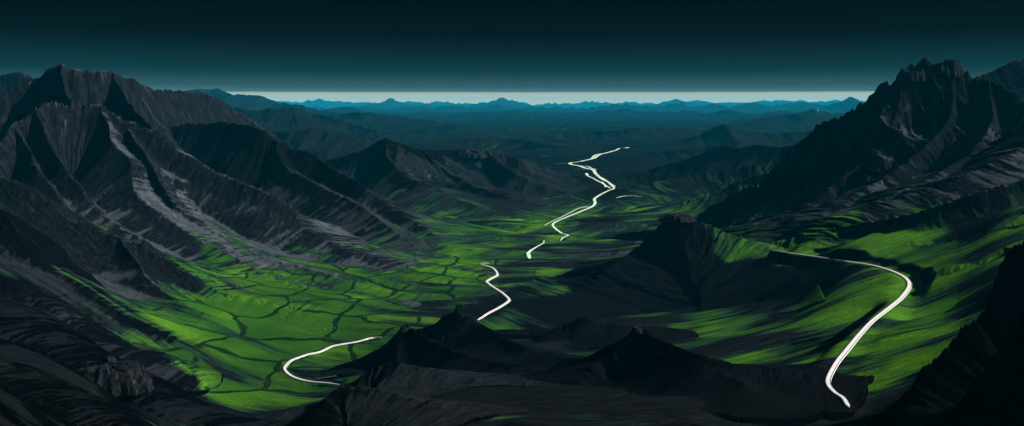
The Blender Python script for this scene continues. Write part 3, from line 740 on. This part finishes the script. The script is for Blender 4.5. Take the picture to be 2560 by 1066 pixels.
# ------------------------------------------------------------------ crags, mast, rail, footbridge
def rock_material():
    k = NT('bare_rock')
    g = k.n('ShaderNodeNewGeometry').outputs['Position']
    st = k.noise(k.vmul(g, (.35, .35, .05)), 1, 6, .65)
    c = k.mix(k.ramp(st, .4, .65), (.003, .0034, .0042, 1), (.020, .021, .025, 1))
    b = k.n('ShaderNodeBump', {'Strength': .6, 'Distance': 2.0, 'Height': st})
    k.bsdf(Base_Color=c, Roughness=.95, Specular_IOR_Level=0.0, Normal=b.outputs[0])
    return k.m


M_CRAG = rock_material()


def empty(name, loc, rz=0.0):
    o = bpy.data.objects.new(name, None)
    o.location = loc
    o.rotation_euler = (0, 0, rz)
    o.empty_display_size = .1
    COL.objects.link(o)
    return o


def crag(label, u, v, rx, ry, h, seed, ymin=400, rz=0.0, flutes=9, sink=6.0, loc=None):
    x, y, z = loc or sight(u, v, ymin)
    r_ = random.Random(seed)
    na, nl = 56, 9
    ph = [r_.uniform(0, 6.28) for _ in range(6)]
    tops = [r_.uniform(.5, 1.0) for _ in range(flutes)]
    bm = bmesh.new()
    rings = []
    for l in range(nl):
        f = l / (nl - 1)
        ring = []
        for a in range(na):
            th = 2 * math.pi * a / na
            fl = .10 * abs(math.sin(th * flutes / 2 + ph[0])) + .07 * math.sin(th * 3 + ph[1]) + .05 * math.sin(th * 17 + ph[2]) + .04 * math.sin(th * 5 + ph[3] + 3 * f)
            rad = (1.12 - .30 * f ** 1.4) * (1 + fl * (1.1 - .4 * f))
            top = tops[int(th / (2 * math.pi) * flutes) % flutes]
            zz = -sink + (h + sink) * f * (1 - (1 - top) * f)
            ring.append(bm.verts.new((rx * rad * math.cos(th), ry * rad * math.sin(th), zz)))
        rings.append(ring)
    for q in (.66, .3):
        ring = []
        for a in range(na):
            c0 = rings[nl - 1][a].co
            ring.append(bm.verts.new((c0.x * q, c0.y * q, c0.z * (1 + .05 * math.sin(a * 1.3 + ph[4])) + (1 - q) * h * .06)))
        rings.append(ring)
    tip = bm.verts.new((0, 0, h * .97))
    for a_, b_ in zip(rings, rings[1:]):
        for i_ in range(na):
            bm.faces.new((a_[i_], a_[(i_ + 1) % na], b_[(i_ + 1) % na], b_[i_]))
    for i_ in range(na):
        bm.faces.new((rings[-1][i_], rings[-1][(i_ + 1) % na], tip))
    me = bpy.data.meshes.new('rock_outcrop')
    bm.to_mesh(me)
    bm.free()
    o = link('rock_outcrop', me, M_CRAG)
    o.location = (x, y, z)
    o.rotation_euler = (0, 0, rz)
    return tag(o, label, 'rock')


crag('fluted dark basalt crag standing out of the lower left slope', 272, 958, 44, 24, 25, 3, 800, flutes=15)
crag('dark blocky crag on the ridge of the ribbed teal hill', 1176, 392, 82, 50, 46, 5, 3000, flutes=7)
crag('flat rock cap on top of the conical hill by the road', 1694, 547, 42, 26, 13, 6, 1800, flutes=9)
crag('left-hand rock tower on the notched top of the tall cliff', 2280, 182, 40, 34, 30, 7, 2000, flutes=7, sink=30)
crag('highest rock tower on the top of the tall cliff', 2362, 172, 52, 36, 30, 8, 2000, flutes=9, sink=30)
crag('small black rock horn on the left tip of the twin-peaked foreground hill', 1012, 824, 7, 6, 9, 9, 900, flutes=5, sink=3)
crag('black rock horn at the tip of the pointed foreground hill', 1592, 826, 6, 6, 8, 10, 700, flutes=5, sink=3)


def tube(name, pts, r0, r1, mat, parent, seg=8):
    bm = bmesh.new()
    rings = []
    for i_, p_ in enumerate(pts):
        p_ = Vector(p_)
        d_ = (Vector(pts[min(i_ + 1, len(pts) - 1)]) - Vector(pts[max(i_ - 1, 0)])).normalized()
        q_ = d_.to_track_quat('Z', 'Y')
        r = r0 + (r1 - r0) * i_ / max(1, len(pts) - 1)
        rings.append([bm.verts.new(p_ + q_ @ Vector((r * math.cos(6.2832 * k_ / seg), r * math.sin(6.2832 * k_ / seg), 0))) for k_ in range(seg)])
    for a_, b_ in zip(rings, rings[1:]):
        for k_ in range(seg):
            bm.faces.new((a_[k_], a_[(k_ + 1) % seg], b_[(k_ + 1) % seg], b_[k_]))
    bm.faces.new(rings[0][::-1])
    bm.faces.new(rings[-1])
    me = bpy.data.meshes.new(name)
    bm.to_mesh(me)
    bm.free()
    return link(name, me, mat, parent)


mx, my, mz = sight(2044, 280, 14000)
mast = tag(empty('radio_mast', (mx, my, mz)), 'thin white radio mast on the far hill left of the tall cliff', 'mast')
tube('shaft', [(0, 0, -6), (0, 0, 30), (0, 0, 70)], 4.5, 2.8, M_STEEL, mast)
tube('antenna', [(0, 0, 70), (0, 0, 90)], 1.9, 1.1, M_STEEL, mast)
for a_ in (0.4, 2.5, 4.6):
    tube('guy_wire', [(0, 0, 64), (45 * math.cos(a_), 45 * math.sin(a_), -4)], .6, .6, M_STEEL, mast, 4)

a3, b3 = on_level(792, 951, road_l[1][-30] + .5), on_level(840, 954, road_l[1][-12] + .5)
rail = tag(empty('guard_rail', (a3[0], a3[1], ground(a3[0], a3[1]))), 'short white guard rail beside the lower end of the field road', 'guard rail')
dv = (b3[0] - a3[0], b3[1] - a3[1])
pr = []
for q in range(8):
    f = q / 7
    x_, y_ = dv[0] * f, dv[1] * f
    zg = ground(a3[0] + x_, a3[1] + y_) - rail.location.z
    tube('post', [(x_, y_, zg - .5), (x_, y_, zg + 1.3)], .14, .14, M_STEEL, rail, 6)
    pr.append((x_, y_, zg + 1.25))
tube('rail', pr, .22, .22, M_STEEL, rail, 6)

bx, by, bz = sight(1212, 661, 1500)
br = tag(empty('footbridge', (bx, by, bz)), 'small pale footbridge at the upper end of the zigzag road', 'bridge')
tube('deck', [(-12, 0, 1.4), (-4, 0, 2.2), (4, 0, 2.2), (12, 0, 1.4)], 1.1, 1.1, M_ROAD, br)
for s_ in (-1.2, 1.2):
    tube('railing', [(-12, s_, 2.8), (-4, s_, 3.6), (4, s_, 3.6), (12, s_, 2.8)], .25, .25, M_STEEL, br, 6)
for q in (-8, 0, 8):
    tube('pier', [(q, 0, -2), (q, 0, 1.8)], .6, .5, M_ROAD, br, 8)

# ------------------------------------------------------------------ sun, sky, air
sd = SUN / np.linalg.norm(SUN)
sun = bpy.data.lights.new('sun', 'SUN')
sun.energy = 5.0
sun.angle = math.radians(.5)
sun.color = (1.0, .97, .93)
so = bpy.data.objects.new('sun', sun)
so.rotation_euler = Vector((-sd[0], -sd[1], -sd[2])).to_track_quat('-Z', 'Y').to_euler()
so.location = (3000, 0, 3000)
COL.objects.link(so)

w = bpy.data.worlds.new('World')
SC.world = w
w.use_nodes = True
nt = w.node_tree
nt.nodes.clear()
out = nt.nodes.new('ShaderNodeOutputWorld')
bg = nt.nodes.new('ShaderNodeBackground')
tc = nt.nodes.new('ShaderNodeTexCoord')
sep = nt.nodes.new('ShaderNodeSeparateXYZ')
mr = nt.nodes.new('ShaderNodeMapRange')
mr.inputs['From Min'].default_value = -0.02
mr.inputs['From Max'].default_value = 0.18
cr = nt.nodes.new('ShaderNodeValToRGB')
STOPS = [(-.02, (0, 0, 0)), (-.016, (.42, .30, .12)), (0.0, (.34, .28, .15)), (.0088, (.20, .23, .18)), (.0108, (.034, .060, .060)), (.018, (.017, .034, .035)), (.037, (.003, .013, .014)), (.079, (.001, .001, .0012)), (.13, (.0004, .0003, .0004)), (.18, (.0006, .0005, .0006))]
el = cr.color_ramp.elements
while len(el) < len(STOPS):
    el.new(.5)
for e, (z_, c_) in zip(el, STOPS):
    e.position = (z_ + .02) / .2
for e, (z_, c_) in zip(el, STOPS):
    e.color = (*c_, 1)
L = nt.links.new
L(tc.outputs['Generated'], sep.inputs[0])
L(sep.outputs['Z'], mr.inputs['Value'])
L(mr.outputs[0], cr.inputs[0])
L(cr.outputs[0], bg.inputs[0])
bg.inputs[1].default_value = 1.0
L(bg.outputs[0], out.inputs[0])

bm = bmesh.new()
bmesh.ops.create_cube(bm, size=1)
zlo, zhi = float(Z.min()) - 1.0, max(float(Z.max()), CAM_Z) + 15.0
for v_ in bm.verts:
    v_.co = ((v_.co.x) * 200000, -3000 if v_.co.y < 0 else 103000, zlo if v_.co.z < 0 else zhi)
me = bpy.data.meshes.new('haze')
bm.to_mesh(me)
bm.free()
hz = bpy.data.materials.new('blue_air')
hz.use_nodes = True
t = hz.node_tree
t.nodes.clear()
ho = t.nodes.new('ShaderNodeOutputMaterial')
pv = t.nodes.new('ShaderNodeVolumePrincipled')
pv.inputs['Color'].default_value = (.01, .64, 1.0, 1)
pv.inputs['Density'].default_value = 1.0 / HAZE_D
t.links.new(pv.outputs[0], ho.inputs['Volume'])
tag(link('haze', me, hz), 'thin blue air filling the valley and fading the far ranges', 'haze', None, 'stuff')
print('terrain z', zlo, zhi, 'grid', NR, NA)

SC.view_settings.view_transform = 'Standard'
SC.view_settings.look = 'None'
SC.view_settings.exposure = EXPOSURE
SC.view_settings.gamma = 1.0
SC.cycles.volume_bounces = 1
SC.cycles.max_bounces = 5
SC.cycles.use_denoising = True
